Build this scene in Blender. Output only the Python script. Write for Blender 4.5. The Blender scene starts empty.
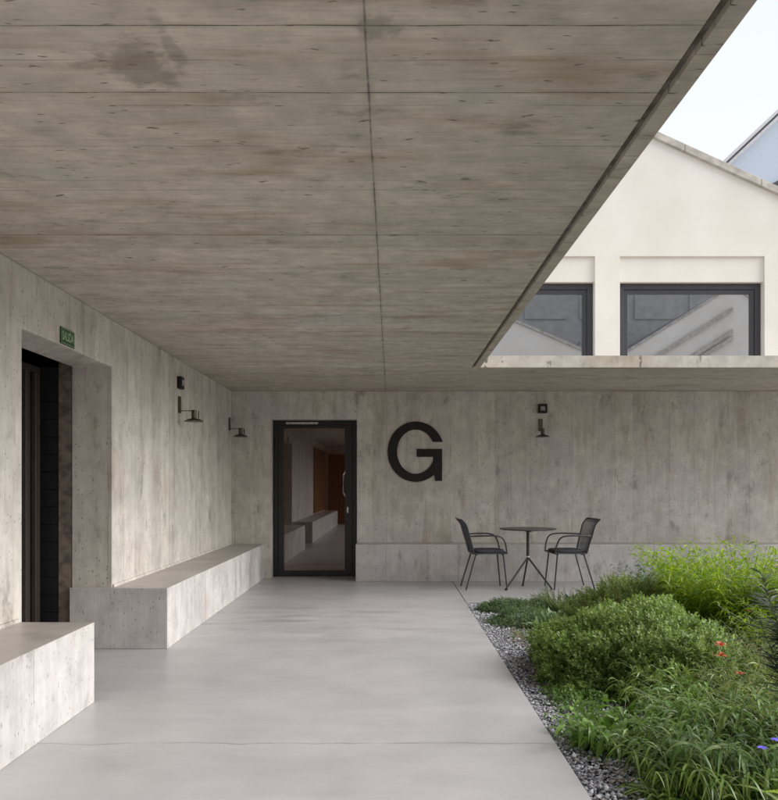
import bpy, bmesh, math, random
import numpy as np
from mathutils import Vector, noise
random.seed(7); RNG = np.random.default_rng(11)
S = bpy.context.scene
COL = S.collection
PI = math.pi

# ------------------------------------------------------------------ objects
def tag(o, label=None, cat=None, group=None, kind=None):
    if label: o['label'] = label
    if cat: o['category'] = cat
    if group: o['group'] = group
    if kind: o['kind'] = kind
    return o
def empty(name, loc, rz=0, label=None, cat=None, group=None):
    o = bpy.data.objects.new(name, None); COL.objects.link(o)
    o.location = loc; o.rotation_euler = (0, 0, rz); o.empty_display_size = .1
    return tag(o, label, cat, group)
def link(name, me, mat, parent=None, smooth=False):
    o = bpy.data.objects.new(name, me); COL.objects.link(o)
    if mat: me.materials.append(mat)
    if parent: o.parent = parent
    if smooth:
        me.polygons.foreach_set('use_smooth', [True]*len(me.polygons))
    return o
class MB:
    """collects shapes into one mesh"""
    def __init__(s): s.bm = bmesh.new()
    def box(s, x0, x1, y0, y1, z0, z1):
        v = [s.bm.verts.new(p) for p in ((x0,y0,z0),(x1,y0,z0),(x1,y1,z0),(x0,y1,z0),(x0,y0,z1),(x1,y0,z1),(x1,y1,z1),(x0,y1,z1))]
        for f in ((3,2,1,0),(4,5,6,7),(0,1,5,4),(1,2,6,5),(2,3,7,6),(3,0,4,7)):
            s.bm.faces.new([v[i] for i in f])
        return s
    def prism(s, pts, vec):
        """pts 3-D polygon extruded by vec"""
        n = len(pts); a = [s.bm.verts.new(p) for p in pts]
        b = [s.bm.verts.new(Vector(p)+Vector(vec)) for p in pts]
        s.bm.faces.new(a); s.bm.faces.new(b[::-1])
        for i in range(n):
            j = (i+1) % n
            s.bm.faces.new([a[j], a[i], b[i], b[j]])
        return s
    def tube(s, pts, r, n=8, caps=True, r1=None):
        pts = [Vector(p) for p in pts]; rings = []
        m = len(pts)
        up = Vector((0,0,1))
        for i, p in enumerate(pts):
            t = (pts[min(i+1,m-1)]-pts[max(i-1,0)]).normalized()
            u = t.cross(up)
            if u.length < .05: u = t.cross(Vector((0,1,0)))
            u.normalize(); w = t.cross(u).normalized()
            rr = r if r1 is None else r+(r1-r)*i/(m-1)
            rings.append([s.bm.verts.new(p+(u*math.cos(2*PI*k/n)+w*math.sin(2*PI*k/n))*rr) for k in range(n)])
        for a, b in zip(rings, rings[1:]):
            for k in range(n):
                s.bm.faces.new([a[k], a[(k+1)%n], b[(k+1)%n], b[k]])
        if caps:
            s.bm.faces.new(rings[0][::-1]); s.bm.faces.new(rings[-1])
        return s
    def lathe(s, prof, c, n=32):
        rings = []
        for r, z in prof:
            rings.append([s.bm.verts.new((c[0]+r*math.cos(2*PI*k/n), c[1]+r*math.sin(2*PI*k/n), c[2]+z)) for k in range(n)])
        for a, b in zip(rings, rings[1:]):
            for k in range(n): s.bm.faces.new([a[k], a[(k+1)%n], b[(k+1)%n], b[k]])
        s.bm.faces.new(rings[0][::-1]); s.bm.faces.new(rings[-1])
        return s
    def build(s, name, mat, parent=None, bevel=0, smooth=False, seg=2):
        bmesh.ops.recalc_face_normals(s.bm, faces=s.bm.faces)
        me = bpy.data.meshes.new(name); s.bm.to_mesh(me); s.bm.free()
        o = link(name, me, mat, parent)
        if smooth:
            me.polygons.foreach_set('use_smooth', [True]*len(me.polygons))
            me.set_sharp_from_angle(angle=math.radians(40))
        if bevel:
            b = o.modifiers.new('bevel', 'BEVEL'); b.width = bevel; b.segments = seg; b.limit_method = 'ANGLE'
            b.angle_limit = math.radians(50)
        return o

# ------------------------------------------------------------------ materials
class NT:
    def __init__(s, name):
        s.m = bpy.data.materials.new(name); s.m.use_nodes = True
        s.t = s.m.node_tree; s.n = s.t.nodes; s.l = s.t.links
        s.b = s.n['Principled BSDF']; s.out = s.n['Material Output']
    def add(s, kind, **kw):
        nd = s.n.new(kind)
        for k, v in kw.items():
            if hasattr(nd, k): setattr(nd, k, v)
        return nd
    def set(s, sock, v):
        if isinstance(v, bpy.types.NodeSocket): s.l.new(v, sock)
        elif isinstance(v, (tuple, list)) and len(v) == 3 and sock.type == 'RGBA': sock.default_value = (*v, 1)
        else: sock.default_value = v
    def math(s, op, a, b=None, c=None, clamp=False):
        nd = s.add('ShaderNodeMath', operation=op); nd.use_clamp = clamp
        s.set(nd.inputs[0], a)
        if b is not None: s.set(nd.inputs[1], b)
        if c is not None: s.set(nd.inputs[2], c)
        return nd.outputs[0]
    def ramp(s, v, lo, hi, a=0., b=1.):
        nd = s.add('ShaderNodeMapRange'); nd.interpolation_type = 'SMOOTHSTEP'
        s.set(nd.inputs['Value'], v); s.set(nd.inputs['From Min'], lo); s.set(nd.inputs['From Max'], hi)
        s.set(nd.inputs['To Min'], a); s.set(nd.inputs['To Max'], b)
        return nd.outputs['Result']
    def mix(s, f, a, b, blend='MIX'):
        nd = s.add('ShaderNodeMix', data_type='RGBA', blend_type=blend)
        s.set(nd.inputs['Factor'], f); s.set(nd.inputs['A'] if False else nd.inputs[6], a); s.set(nd.inputs[7], b)
        return nd.outputs[2]
    def xyz(s):
        tc = s.add('ShaderNodeTexCoord'); sp = s.add('ShaderNodeSeparateXYZ')
        s.l.new(tc.outputs['Object'], sp.inputs[0]); return sp.outputs
    def vec(s, x, y, z):
        c = s.add('ShaderNodeCombineXYZ'); s.set(c.inputs[0], x); s.set(c.inputs[1], y); s.set(c.inputs[2], z); return c.outputs[0]
    def noise(s, v, scale=1, detail=4, rough=.55):
        nd = s.add('ShaderNodeTexNoise'); s.set(nd.inputs['Vector'], v)
        nd.inputs['Scale'].default_value = scale; nd.inputs['Detail'].default_value = detail; nd.inputs['Roughness'].default_value = rough
        return nd.outputs['Fac']
    def bump(s, h, dist=.002, strength=1):
        nd = s.add('ShaderNodeBump'); nd.inputs['Distance'].default_value = dist; nd.inputs['Strength'].default_value = strength
        s.set(nd.inputs['Height'], h); s.l.new(nd.outputs[0], s.b.inputs['Normal'])
    def base(s, col, rough=None, spec=None, metal=None):
        s.set(s.b.inputs['Base Color'], col)
        if rough is not None: s.set(s.b.inputs['Roughness'], rough)
        if spec is not None: s.b.inputs['Specular IOR Level'].default_value = spec
        if metal is not None: s.b.inputs['Metallic'].default_value = metal
        return s.m

def plain(name, col, rough=.5, metal=0, spec=.5, var=.12, sc=30):
    t = NT(name); x = t.xyz(); n = t.noise(t.vec(x[0], x[1], x[2]), sc, 3)
    c = t.mix(t.ramp(n, .3, .7), tuple(c*(1-var) for c in col), tuple(min(1, c*(1+var)) for c in col))
    t.base(c, t.ramp(n, .2, .8, max(rough-.06, .02), rough+.06), spec, metal)
    return t.m

def concrete(name, mode='wall', tone=(.37,.36,.335), seamw=.12, board=3.2, seams=(), lseams=(), pore=1., orange=.3, cool=.35, blobs=(), bumpy=True):
    """board-marked concrete. u runs across the boards, w along them."""
    t = NT(name); x = t.xyz()
    if mode == 'wall':
        u = t.math('ADD', x[0], x[1]); w = x[2]; q = t.math('SUBTRACT', x[0], x[1])
    else:
        u = x[1]; w = x[0]; q = x[2]
    big = t.noise(t.vec(x[0], x[1], x[2]), 1.1, 3, .6)
    mid = t.noise(t.vec(x[0], x[1], x[2]), 6, 4, .68)
    # boards
    v1 = t.add('ShaderNodeTexVoronoi', voronoi_dimensions='1D', feature='DISTANCE_TO_EDGE')
    wob = t.math('MULTIPLY_ADD', t.noise(t.vec(u, w, q), 3, 1), .012, u)
    t.set(v1.inputs['W'], wob); v1.inputs['Scale'].default_value = board
    v2 = t.add('ShaderNodeTexVoronoi', voronoi_dimensions='1D', feature='F1')
    t.set(v2.inputs['W'], wob); v2.inputs['Scale'].default_value = board
    sc = t.add('ShaderNodeSeparateColor'); t.l.new(v2.outputs['Color'], sc.inputs[0])
    seam = t.ramp(v1.outputs['Distance'], 0., .012*board/3, 1, 0)
    seamn = t.noise(t.vec(t.math('MULTIPLY', u, 1.5), t.math('MULTIPLY', w, .9), 0), 2.2, 1)
    seam = t.math('MULTIPLY', seam, t.ramp(seamn, .40, .58))
    # stretched grain & streaks
    streak = t.noise(t.vec(t.math('MULTIPLY', u, 14), t.math('MULTIPLY', w, .9 if mode == 'wall' else 1.4), t.math('MULTIPLY', q, 1 if mode == 'wall' else 0)), 1, 4, .68)
    grain = t.noise(t.vec(t.math('MULTIPLY', u, 90), t.math('MULTIPLY', w, 5), t.math('MULTIPLY', q, 2 if mode == 'wall' else 0)), 1, 2, .6)
    val = t.math('ADD', t.math('MULTIPLY', t.math('SUBTRACT', big, .5), .5), 1.07)
    val = t.math('ADD', val, t.math('MULTIPLY', t.math('SUBTRACT', mid, .5), .8 if mode == 'wall' else 1.0))
    val = t.math('ADD', val, t.math('MULTIPLY', t.math('SUBTRACT', sc.outputs[0], .5), .17))
    val = t.math('ADD', val, t.math('MULTIPLY', t.math('SUBTRACT', streak, .5), .42 if mode == 'wall' else .45))
    val = t.math('ADD', val, t.math('MULTIPLY', t.math('SUBTRACT', grain, .5), .26 if mode == 'wall' else .45))
    col = t.mix(1, tone, t.vec(val, val, val), 'MULTIPLY')
    # warm stains
    on = t.noise(t.vec(t.math('MULTIPLY', u, 7), t.math('MULTIPLY', w, 1.1), t.math('ADD', q, 3.7)), 1, 3, .6)
    col = t.mix(t.math('MULTIPLY', t.ramp(on, .50, .74), orange), col, (.31, .215, .125), 'MIX')
    col = t.mix(t.math('MULTIPLY', t.ramp(big, .52, .72), cool), col, (.40, .41, .43))
    # pores and dark marks
    for k, (a, b, thr, pr) in enumerate(((36, 27, .23, .69), (13, 9, .12, .78)) if mode == 'wall' else ((60, 12, .19, .80), (26, 6.5, .16, .76))):
        vp = t.add('ShaderNodeTexVoronoi', voronoi_dimensions='3D', feature='F1')
        t.set(vp.inputs['Vector'], t.vec(t.math('MULTIPLY_ADD', t.math('SUBTRACT', mid, .5), 1.6 if mode == 'wall' else 3.0, t.math('MULTIPLY', u, a)), t.math('MULTIPLY', w, b), t.math('MULTIPLY', q, a if mode == 'wall' else 1)))
        vp.inputs['Scale'].default_value = 1
        s2 = t.add('ShaderNodeSeparateColor'); t.l.new(vp.outputs['Color'], s2.inputs[0])
        pres = t.ramp(t.math('ADD', s2.outputs[0], t.math('MULTIPLY', t.math('SUBTRACT', big, .5), .6)), pr, pr+.1)
        msk = t.math('MULTIPLY', t.ramp(vp.outputs['Distance'], thr*.5, thr*1.35, 1, 0), pres)
        col = t.mix(t.math('MULTIPLY', msk, (.62 if mode == 'wall' else .85)*pore), col, (.075, .068, .057))
    # soft dirt clouds
    dn = t.noise(t.vec(t.math('MULTIPLY', u, 5), t.math('MULTIPLY', w, 2.6), t.math('ADD', q, 21)), 1, 5, .7)
    col = t.mix(t.math('MULTIPLY', t.ramp(dn, .55, .72), .52), col, (.17,.15,.125))
    col = t.mix(t.math('MULTIPLY', seam, .62), col, (.10, .093, .08))
    for (pos, wid, amt) in seams:          # joints across the boards' direction u
        d = t.math('ABSOLUTE', t.math('SUBTRACT', wob, pos+.006))
        m_ = t.math('MULTIPLY', t.ramp(d, wid*.4, wid, 1, 0), t.math('MULTIPLY_ADD', t.ramp(mid, .35, .6), .6, .4))
        col = t.mix(t.math('MULTIPLY', m_, amt), col, (.05, .047, .04))
        if amt < .55: continue
        hm = t.math('MULTIPLY', t.ramp(d, 0, wid*7, 1, 0), t.ramp(mid, .45, .7))
        col = t.mix(t.math('MULTIPLY', hm, amt*.35), col, (.12, .11, .095))
    for (pos, wid, amt) in lseams:
        wv = t.math('MULTIPLY_ADD', t.noise(t.vec(u, 0, 0), 1.2, 2), .012, t.math('SUBTRACT', w, .006))
        d = t.math('ABSOLUTE', t.math('SUBTRACT', wv, pos))
        m_ = t.math('MULTIPLY', t.ramp(d, wid*.35, wid, 1, 0), t.math('MULTIPLY_ADD', t.ramp(mid, .35, .6), .55, .45))
        col = t.mix(t.math('MULTIPLY', m_, amt), col, (.05, .047, .04))
        hm = t.math('MULTIPLY', t.ramp(d, 0, wid*6, 1, 0), t.ramp(mid, .42, .68))
        col = t.mix(t.math('MULTIPLY', hm, amt*.5), col, (.11, .10, .085))
    for (bu, bw, ru, rw, amt) in blobs:    # rubbed stains at given spots
        du = t.math('DIVIDE', t.math('SUBTRACT', u, bu), ru); dw = t.math('DIVIDE', t.math('SUBTRACT', w, bw), rw)
        d = t.math('SQRT', t.math('ADD', t.math('MULTIPLY', du, du), t.math('MULTIPLY', dw, dw)))
        d = t.math('MULTIPLY_ADD', t.math('SUBTRACT', mid, .5), 3.2, d)
        col = t.mix(t.math('MULTIPLY', t.ramp(d, .4, 1.1, 1, 0), amt), col, (.10, .088, .07))
    t.base(col, t.ramp(mid, .3, .7, .62, .85), .3)
    if bumpy: t.bump(grain, .0012, .7)
    return t.m

def floor_mat():
    t = NT('polished_concrete'); x = t.xyz()
    p = t.vec(x[0], x[1], x[2])
    big = t.noise(p, .9, 5, .6); mid = t.noise(p, 3.2, 6, .62); fine = t.noise(p, 60, 3, .6)
    st = t.noise(t.vec(t.math('MULTIPLY', x[0], .8), t.math('MULTIPLY', x[1], 3.2), 4.), 1, 6, .62)
    v = t.math('ADD', 1, t.math('MULTIPLY', t.math('SUBTRACT', big, .5), .42))
    v = t.math('ADD', v, t.math('MULTIPLY', t.math('SUBTRACT', mid, .5), .34))
    v = t.math('ADD', v, t.math('MULTIPLY', t.math('SUBTRACT', fine, .5), .16))
    v = t.math('ADD', v, t.math('MULTIPLY', t.math('SUBTRACT', st, .5), .5))
    col = t.mix(1, (.43,.419,.424), t.vec(v, v, v), 'MULTIPLY')
    # dark trafficked streaks in the middle distance
    d = t.math('ABSOLUTE', t.math('SUBTRACT', x[1], 7.5))
    dark = t.math('MULTIPLY', t.ramp(d, .1, 1.5, 1, 0), t.ramp(t.noise(t.vec(t.math('MULTIPLY', x[0], 1.3), t.math('MULTIPLY', x[1], 4.5), 1.), 1, 5, .62), .47, .68))
    col = t.mix(t.math('MULTIPLY', dark, .5), col, (.19,.185,.18))
    # hairline crack
    wy = t.math('MULTIPLY_ADD', t.noise(t.vec(x[0], 0, 0), 1.6, 6, .6), .16, t.math('SUBTRACT', x[1], 3.95))
    cr = t.math('MULTIPLY', t.ramp(t.math('ABSOLUTE', wy), .002, .009, 1, 0), t.ramp(t.noise(t.vec(x[0], 3, 0), 3, 3), .3, .6, .12, 1))
    col = t.mix(t.math('MULTIPLY', cr, .75), col, (.17, .165, .16))
    t.base(col, .36, .5)
    return t.m

def glass(name, refl, tint=(.8, .82, .82)):
    t = NT(name); t.n.remove(t.b)
    g = t.add('ShaderNodeBsdfGlossy'); g.inputs['Roughness'].default_value = .01; g.inputs['Color'].default_value = (.95, .96, 1, 1)
    tr = t.add('ShaderNodeBsdfTransparent'); tr.inputs['Color'].default_value = (*tint, 1)
    fr = t.add('ShaderNodeFresnel'); fr.inputs['IOR'].default_value = 1.5
    f = t.math('MULTIPLY_ADD', fr.outputs[0], .9, refl, clamp=True)
    mx = t.add('ShaderNodeMixShader'); t.l.new(f, mx.inputs[0]); t.l.new(tr.outputs[0], mx.inputs[1]); t.l.new(g.outputs[0], mx.inputs[2])
    t.l.new(mx.outputs[0], t.out.inputs[0]); return t.m

def leafmat(name, c0, c1, c2=None, rough=.42, trans=.3):
    t = NT(name)
    ge = t.add('ShaderNodeNewGeometry')
    r = ge.outputs['Random Per Island']
    col = t.mix(t.ramp(r, 0, .75), c0, c1)
    if c2: col = t.mix(t.ramp(r, .80, .97), col, c2)
    x = t.xyz(); n = t.noise(t.vec(x[0], x[1], x[2]), 5, 2)
    col = t.mix(t.ramp(n, .4, .65), col, t.mix(.35, col, c1))
    col = t.mix(1, col, tuple([1.0]*3), 'MULTIPLY')
    t.base(col, rough, .5)
    tl = t.add('ShaderNodeBsdfTranslucent')
    hs = t.add('ShaderNodeHueSaturation'); hs.inputs['Value'].default_value = 1.7; hs.inputs['Saturation'].default_value = 1.1
    t.l.new(col, hs.inputs['Color']); t.l.new(hs.outputs[0], tl.inputs['Color'])
    mx = t.add('ShaderNodeMixShader'); mx.inputs[0].default_value = trans
    t.l.new(t.b.outputs[0], mx.inputs[1]); t.l.new(tl.outputs[0], mx.inputs[2]); t.l.new(mx.outputs[0], t.out.inputs[0])
    return t.m

def gravelmat():
    t = NT('gravel_stone'); ge = t.add('ShaderNodeNewGeometry'); r = ge.outputs['Random Per Island']
    x = t.xyz(); n = t.noise(t.vec(x[0], x[1], x[2]), 120, 3)
    c = t.mix(t.ramp(r, 0, 1), (.27,.275,.30), (.72,.72,.76))
    c = t.mix(t.ramp(r, .9, .97), c, (.30, .24, .19))
    c = t.mix(t.math('MULTIPLY', n, .5), c, (.22, .22, .24))
    return t.base(c, .6, .4)

M = {}
CEIL_LINES = ((1.93,.003,.6),(2.23,.0038,.9),(2.61,.0038,.85),(2.97,.003,.3),(3.47,.0042,.5),(4.09,.006,.8),(5.0,.005,.25),(7.08,.011,.5),(7.9,.009,.25))
M['ceil'] = concrete('board_marked_ceiling', 'ceil', (.50,.455,.395), board=3.0,  seams=CEIL_LINES, lseams=((-.075,.0052,.7),), orange=.55, bumpy=False,
                     blobs=((2.46,-.80,.17,.13,.38), (2.34,-.66,.22,.03,.3), (2.24,-.05,.07,.09,.4), (2.05,-.30,.03,.22,.3)))
M['wall'] = concrete('board_marked_wall', 'wall', (.535,.505,.465), board=3.6, orange=.38)
M['bench'] = concrete('cast_bench_concrete', 'wall', (.475,.455,.445), board=2.3, orange=.22, pore=.8)
M['edge'] = concrete('weathered_edge_concrete', 'ceil', (.47,.43,.37), board=2, orange=.3)
M['floor'] = floor_mat()
M['benchtop'] = plain('trowelled_concrete', (.43,.395,.37), .42, 0, .5, .16, 3)
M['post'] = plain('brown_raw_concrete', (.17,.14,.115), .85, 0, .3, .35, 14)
M['gravel'] = gravelmat()
M['black'] = plain('black_steel', (.010,.010,.012), .34, 0, .5)
M['chair'] = plain('graphite_metal', (.045,.045,.05), .42, .3)
M['cushion'] = plain('dark_grey_fabric', (.06,.062,.068), .9, 0, .2, .2, 300)
M['tabletop'] = plain('dark_laminate', (.045,.046,.05), .35)
M['bronze'] = plain('bronze_metal', (.105,.085,.060), .42, .6)
M['steel'] = plain('brushed_steel', (.5,.49,.46), .3, .9)
M['whitem'] = plain('white_ring', (.75,.75,.75), .4)
M['letter'] = plain('matt_black_letter', (.016,.0145,.014), .55, 0, .3)
M['green'] = plain('exit_sign_green', (.02,.085,.035), .45)
M['glow'] = plain('pale_green_lettering', (.34,.46,.26), .5)
M['grille'] = plain('pale_grey_plastic', (.42,.42,.43), .5)
M['doorglass'] = glass('reflective_glass', .075, (.6,.54,.48))
M['winglass'] = glass('coated_window_glass', .50, (.55,.57,.6))
M['frame'] = plain('anthracite_frame', (.045,.045,.052), .4)
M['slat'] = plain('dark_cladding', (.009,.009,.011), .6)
M['bronzedoor'] = plain('bronze_door_profile', (.05,.04,.034), .4, .3)
M['soil'] = plain('dark_soil', (.045,.035,.027), .95, 0, .2, .4, 25)
M['paving'] = plain('grey_paving', (.38,.37,.355), .8, 0, .3, .1, 2)
def render_mat():
    t = NT('white_render'); x = t.xyz(); p = t.vec(x[0], x[1], x[2])
    n = t.noise(p, .8, 5, .6); f = t.noise(p, 90, 3)
    run = t.noise(t.vec(t.math('MULTIPLY', x[0], 3), t.math('MULTIPLY', x[1], 3), t.math('MULTIPLY', x[2], .3)), 1, 4)
    c = t.mix(t.ramp(n, .3, .7), (.70,.665,.61), (.77,.74,.69))
    c = t.mix(t.math('MULTIPLY', t.ramp(run, .55, .8), .25), c, (.66,.62,.56))
    t.base(c, .85, .25); t.bump(f, .002, .4); return t.m
M['render'] = render_mat()
M['coping'] = plain('pale_stone_coping', (.46,.43,.39), .8, 0, .3, .2, 6)
M['roof'] = plain('dark_roof_sheet', (.10,.10,.11), .6)
M['bluepanel'] = plain('pale_blue_glazing', (.47,.53,.62), .35, var=.02)
M['lightmetal'] = plain('pale_aluminium_trim', (.52,.51,.52), .45, .2)
def wood():
    t = NT('stained_timber'); x = t.xyz()
    g = t.noise(t.vec(t.math('MULTIPLY', x[0], 22), t.math('MULTIPLY', x[1], 22), t.math('MULTIPLY', x[2], 1.2)), 1, 5, .6)
    c = t.mix(t.ramp(g, .3, .7), (.12,.05,.02), (.24,.10,.04)); return t.base(c, .5, .4)
M['wood'] = wood()
M['woodfloor'] = plain('timber_threshold', (.55,.30,.13), .5, 0, .4, .2, 12)

# ------------------------------------------------------------------ key sizes (metres)
XW, DW, ZC = -2.21, 10.80, 2.60      # left wall plane, back wall plane, ceiling
FX = .825                            # edge of the walkway
# ground and floors
o = MB().box(-80, 80, -60, 160, -.40, -.12).build('ground', M['paving']); tag(o, kind='structure')
o = MB().box(-4.2, FX-.004, -4.0, 11.06, -.11, 0).build('floor', M['floor'], bevel=.004); tag(o, kind='structure')
o = MB().box(FX+.004, 8.6, 8.59, 10.9, -.11, 0).build('pavement', M['floor'], bevel=.004); tag(o, kind='structure')
o = MB().box(FX+.004, 6.6, -4.0, 8.58, -.11, -.055).build('soil', M['soil']); tag(o, kind='structure')
o = MB().box(-4.2, 8.6, 11.064, 12.98, -.11, -.002).build('interior_floor', M['woodfloor']); tag(o, kind='structure')

# canopy
cn = empty('concrete_canopy', (0,0,ZC), 0, 'board-marked concrete canopy slab roofing the walkway, with a drip groove along its open edge', 'canopy')
def cbox(mb, x0, x1, y0, y1, z0, z1): return mb.box(x0, x1, y0, y1, z0-ZC, z1-ZC)
m_ = MB()
m_.prism([(-4.6,-4.3,.036),(.995,-4.3,.036),(.995,8.66,.036),(8.7,8.66,.036),(8.7,12.97,.036),(-4.6,12.97,.036)], (0,0,.095))
m_.box(-4.6, .896, -4.3, 8.655, 0, .036)
m_.box(-4.6, 8.7, 8.66, 12.97, 0, .036)
c = m_.build('slab', M['ceil'], cn); c.location = (0,0,0)
# slab meshes use world XY; object origin only lifted in z
c = MB().box(.897, .930, -4.3, 8.654, .022, .0358).build('groove_shade_fill', M['post'], cn)  # dark filler in the drip groove; its shade is put into the colour
c = MB().box(.932, .995, -4.3, 8.655, 0, .0358).build('edge_strip', M['edge'], cn)

# left wall with doorway (U-shaped face, extruded)
def wallpoly(pts): return pts
P = [(-4.0,0),(4.66,0),(4.66,2.225),(6.165,2.225),(6.165,0),(11.15,0),(11.15,ZC-.001),(-4.0,ZC-.001)]
o = MB().prism([(XW-.32, d, z) for d, z in P], (.32,0,0)).build('concrete_wall', M['wall'], bevel=.006)
tag(o, 'long board-marked concrete wall along the left side, cut by a deep doorway', 'wall')
P = [(XW,0),(-1.667,0),(-1.667,2.205),(-.474,2.205),(-.474,0),(8.6,0),(8.6,ZC-.001),(XW,ZC-.001)]
o = MB().prism([(x, DW, z) for x, z in P], (0,.30,0)).build('concrete_wall', M['wall'], bevel=.006)
tag(o, 'board-marked concrete back wall carrying the big black letter and the glazed door', 'wall')
P = [(-2.53,0),(.995,0),(.995,ZC-.001),(-2.53,ZC-.001)]
o = MB().prism([(x, -4.3, z) for x, z in P], (0,.25,0)).build('concrete_wall', M['wall'])
tag(o, 'concrete end wall closing the walkway behind the viewpoint', 'wall')

# benches
def bench(x0, x1, y0, y1, h, lip, label):
    m_ = MB().box(x0, x1, y0, y1, 0.0, h)
    o = m_.build('concrete_bench', M['bench'], bevel=.005); o.data.materials.append(M['benchtop'])
    for p_ in o.data.polygons:
        if p_.normal.z > .5: p_.material_index = 1
    tag(o, label, 'bench', 'cast concrete benches along the walls')
    l = MB().box(*lip).build('grout_lip', M['wall'], o, bevel=.004)
    return o
BX = -1.757
bench(-2.528, BX, -3.6, 4.61, .474, (XW+.001, XW+.016, -3.6, 4.60, .472, .496), 'nearest concrete bench, cut off at the bottom left corner in front of the doorway')
bench(-2.528, BX, 6.115, 10.797, .478, (XW+.001, XW+.016, 6.17, 10.79, .476, .500), 'long concrete bench under the two wall lamps, running back to the glazed door')
bench(-.474, 8.5, 10.42, 10.797, .497, (-.472, 8.5, 10.784, 10.799, .494, .517), 'concrete bench along the back wall behind the table and chairs')

# ------------------------------------------------------------------ glazed door
dr = empty('glass_door', (-1.07, 11.0, 0), 0, 'black framed full-height glass door at the end of the walkway', 'door')
def dbox(x0, x1, y0, y1, z0, z1, mb=None): return (mb or MB()).box(x0+1.07, x1+1.07, y0-11.0, y1-11.0, z0, z1)
m_ = MB(); dbox(-1.662, -1.600, 10.98, 11.06, .0, 2.20, m_); dbox(-.541, -.479, 10.98, 11.06, .0, 2.20, m_); dbox(-1.600, -.541, 10.98, 11.06, 2.145, 2.20, m_)
m_.build('door_frame', M['black'], dr, bevel=.003)
lf = MB(); dbox(-1.596,-1.515,10.995,11.045,.012,2.14,lf); dbox(-.655,-.545,10.995,11.045,.012,2.14,lf)
dbox(-1.515,-.655,10.995,11.045,2.095,2.14,lf); dbox(-1.515,-.655,10.995,11.045,.012,.085,lf)
lf = lf.build('door_leaf', M['black'], dr, bevel=.003)
dbox(-1.515,-.655,11.015,11.023,.085,2.095).build('glass_pane', M['doorglass'], lf)
dbox(-1.48,-1.03,10.955,10.990,2.150,2.182).build('door_closer', M['steel'], dr, bevel=.004)
hx = .42; m_ = MB()
m_.tube([(hx,-.005,1.49),(hx,-.05,1.47),(hx-.02,-.06,1.43),(hx-.02,-.06,1.19),(hx,-.05,1.15),(hx,-.005,1.13)], .011, 8)
m_.build('handle', M['steel'], lf, smooth=True)
dbox(-.625,-.600,10.985,10.994,.90,.985).build('lock_plate', M['steel'], lf, bevel=.002)
dbox(-1.60,-.545,11.046,11.060,0,.010).build('threshold', M['bronze'], dr)

# interior: pale timber lining seen faintly behind the glass
o = MB().box(-2.2, 1.5, 12.5, 12.6, 0, 2.55).build('timber_partition', M['wood']); tag(o, 'brown timber partition standing inside beyond the glass door', 'partition')

# left doorway contents
ld = empty('entrance_door', (-2.75, 5.4, 0), 0, 'dark bronze framed entrance door set deep in the left wall doorway', 'door')
m_ = MB()
for y0, y1 in ((4.3,4.40),(5.1,5.18),(5.86,5.93),(6.02,6.10)): m_.box(-.06, 0.0, y0-5.4, y1-5.4, 0.0, 2.16)
m_.box(-.06, 0.0, -1.1, .70, 2.161, 2.21)
m_.build('door_frame', M['bronzedoor'], ld, bevel=.004)
g = MB().box(-.035, -.028, -1.0, .62, .0, 2.16).build('glass_pane', M['doorglass'], ld)
MB().box(-.14,-.08,5.75-5.4,6.15-5.4,0,2.16).build('side_panel', M['bronzedoor'], ld)
cl = MB()
for k in range(16): cl.box(-2.95, -2.632, 6.172, 6.19, .003+k*.139, .139*(k+1))
o = cl.build('dark_cladding', M['slat'], bevel=.003); tag(o, 'near-black horizontal board cladding beside the entrance door in the left doorway', 'cladding')
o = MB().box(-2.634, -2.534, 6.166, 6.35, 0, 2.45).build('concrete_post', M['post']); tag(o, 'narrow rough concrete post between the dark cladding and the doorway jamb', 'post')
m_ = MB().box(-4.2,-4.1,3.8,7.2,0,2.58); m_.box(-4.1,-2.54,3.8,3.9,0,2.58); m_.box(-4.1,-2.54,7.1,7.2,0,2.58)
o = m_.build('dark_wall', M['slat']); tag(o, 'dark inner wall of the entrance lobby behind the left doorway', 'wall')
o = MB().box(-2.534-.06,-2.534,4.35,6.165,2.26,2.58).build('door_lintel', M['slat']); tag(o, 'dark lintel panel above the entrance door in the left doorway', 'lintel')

# timber behind the viewpoint (mirrored in the door glass)
m_ = MB(); 
for k in range(20): m_.box(XW+.002, XW+.03, -3.9+k*.19, -3.9+k*.19+.184, .50, 2.4)
o = m_.build('timber_panelling', M['wood']); tag(o, 'brown timber panelling on the left wall behind the viewpoint', 'panelling')
m_ = MB()
for k in range(6): m_.box(-2.1+k*.2, -2.1+k*.2+.194, -4.045, -4.01, .02, 2.35)
o = m_.build('timber_door', M['wood']); tag(o, 'orange-brown boarded timber door in the end wall behind the viewpoint', 'door')

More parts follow.
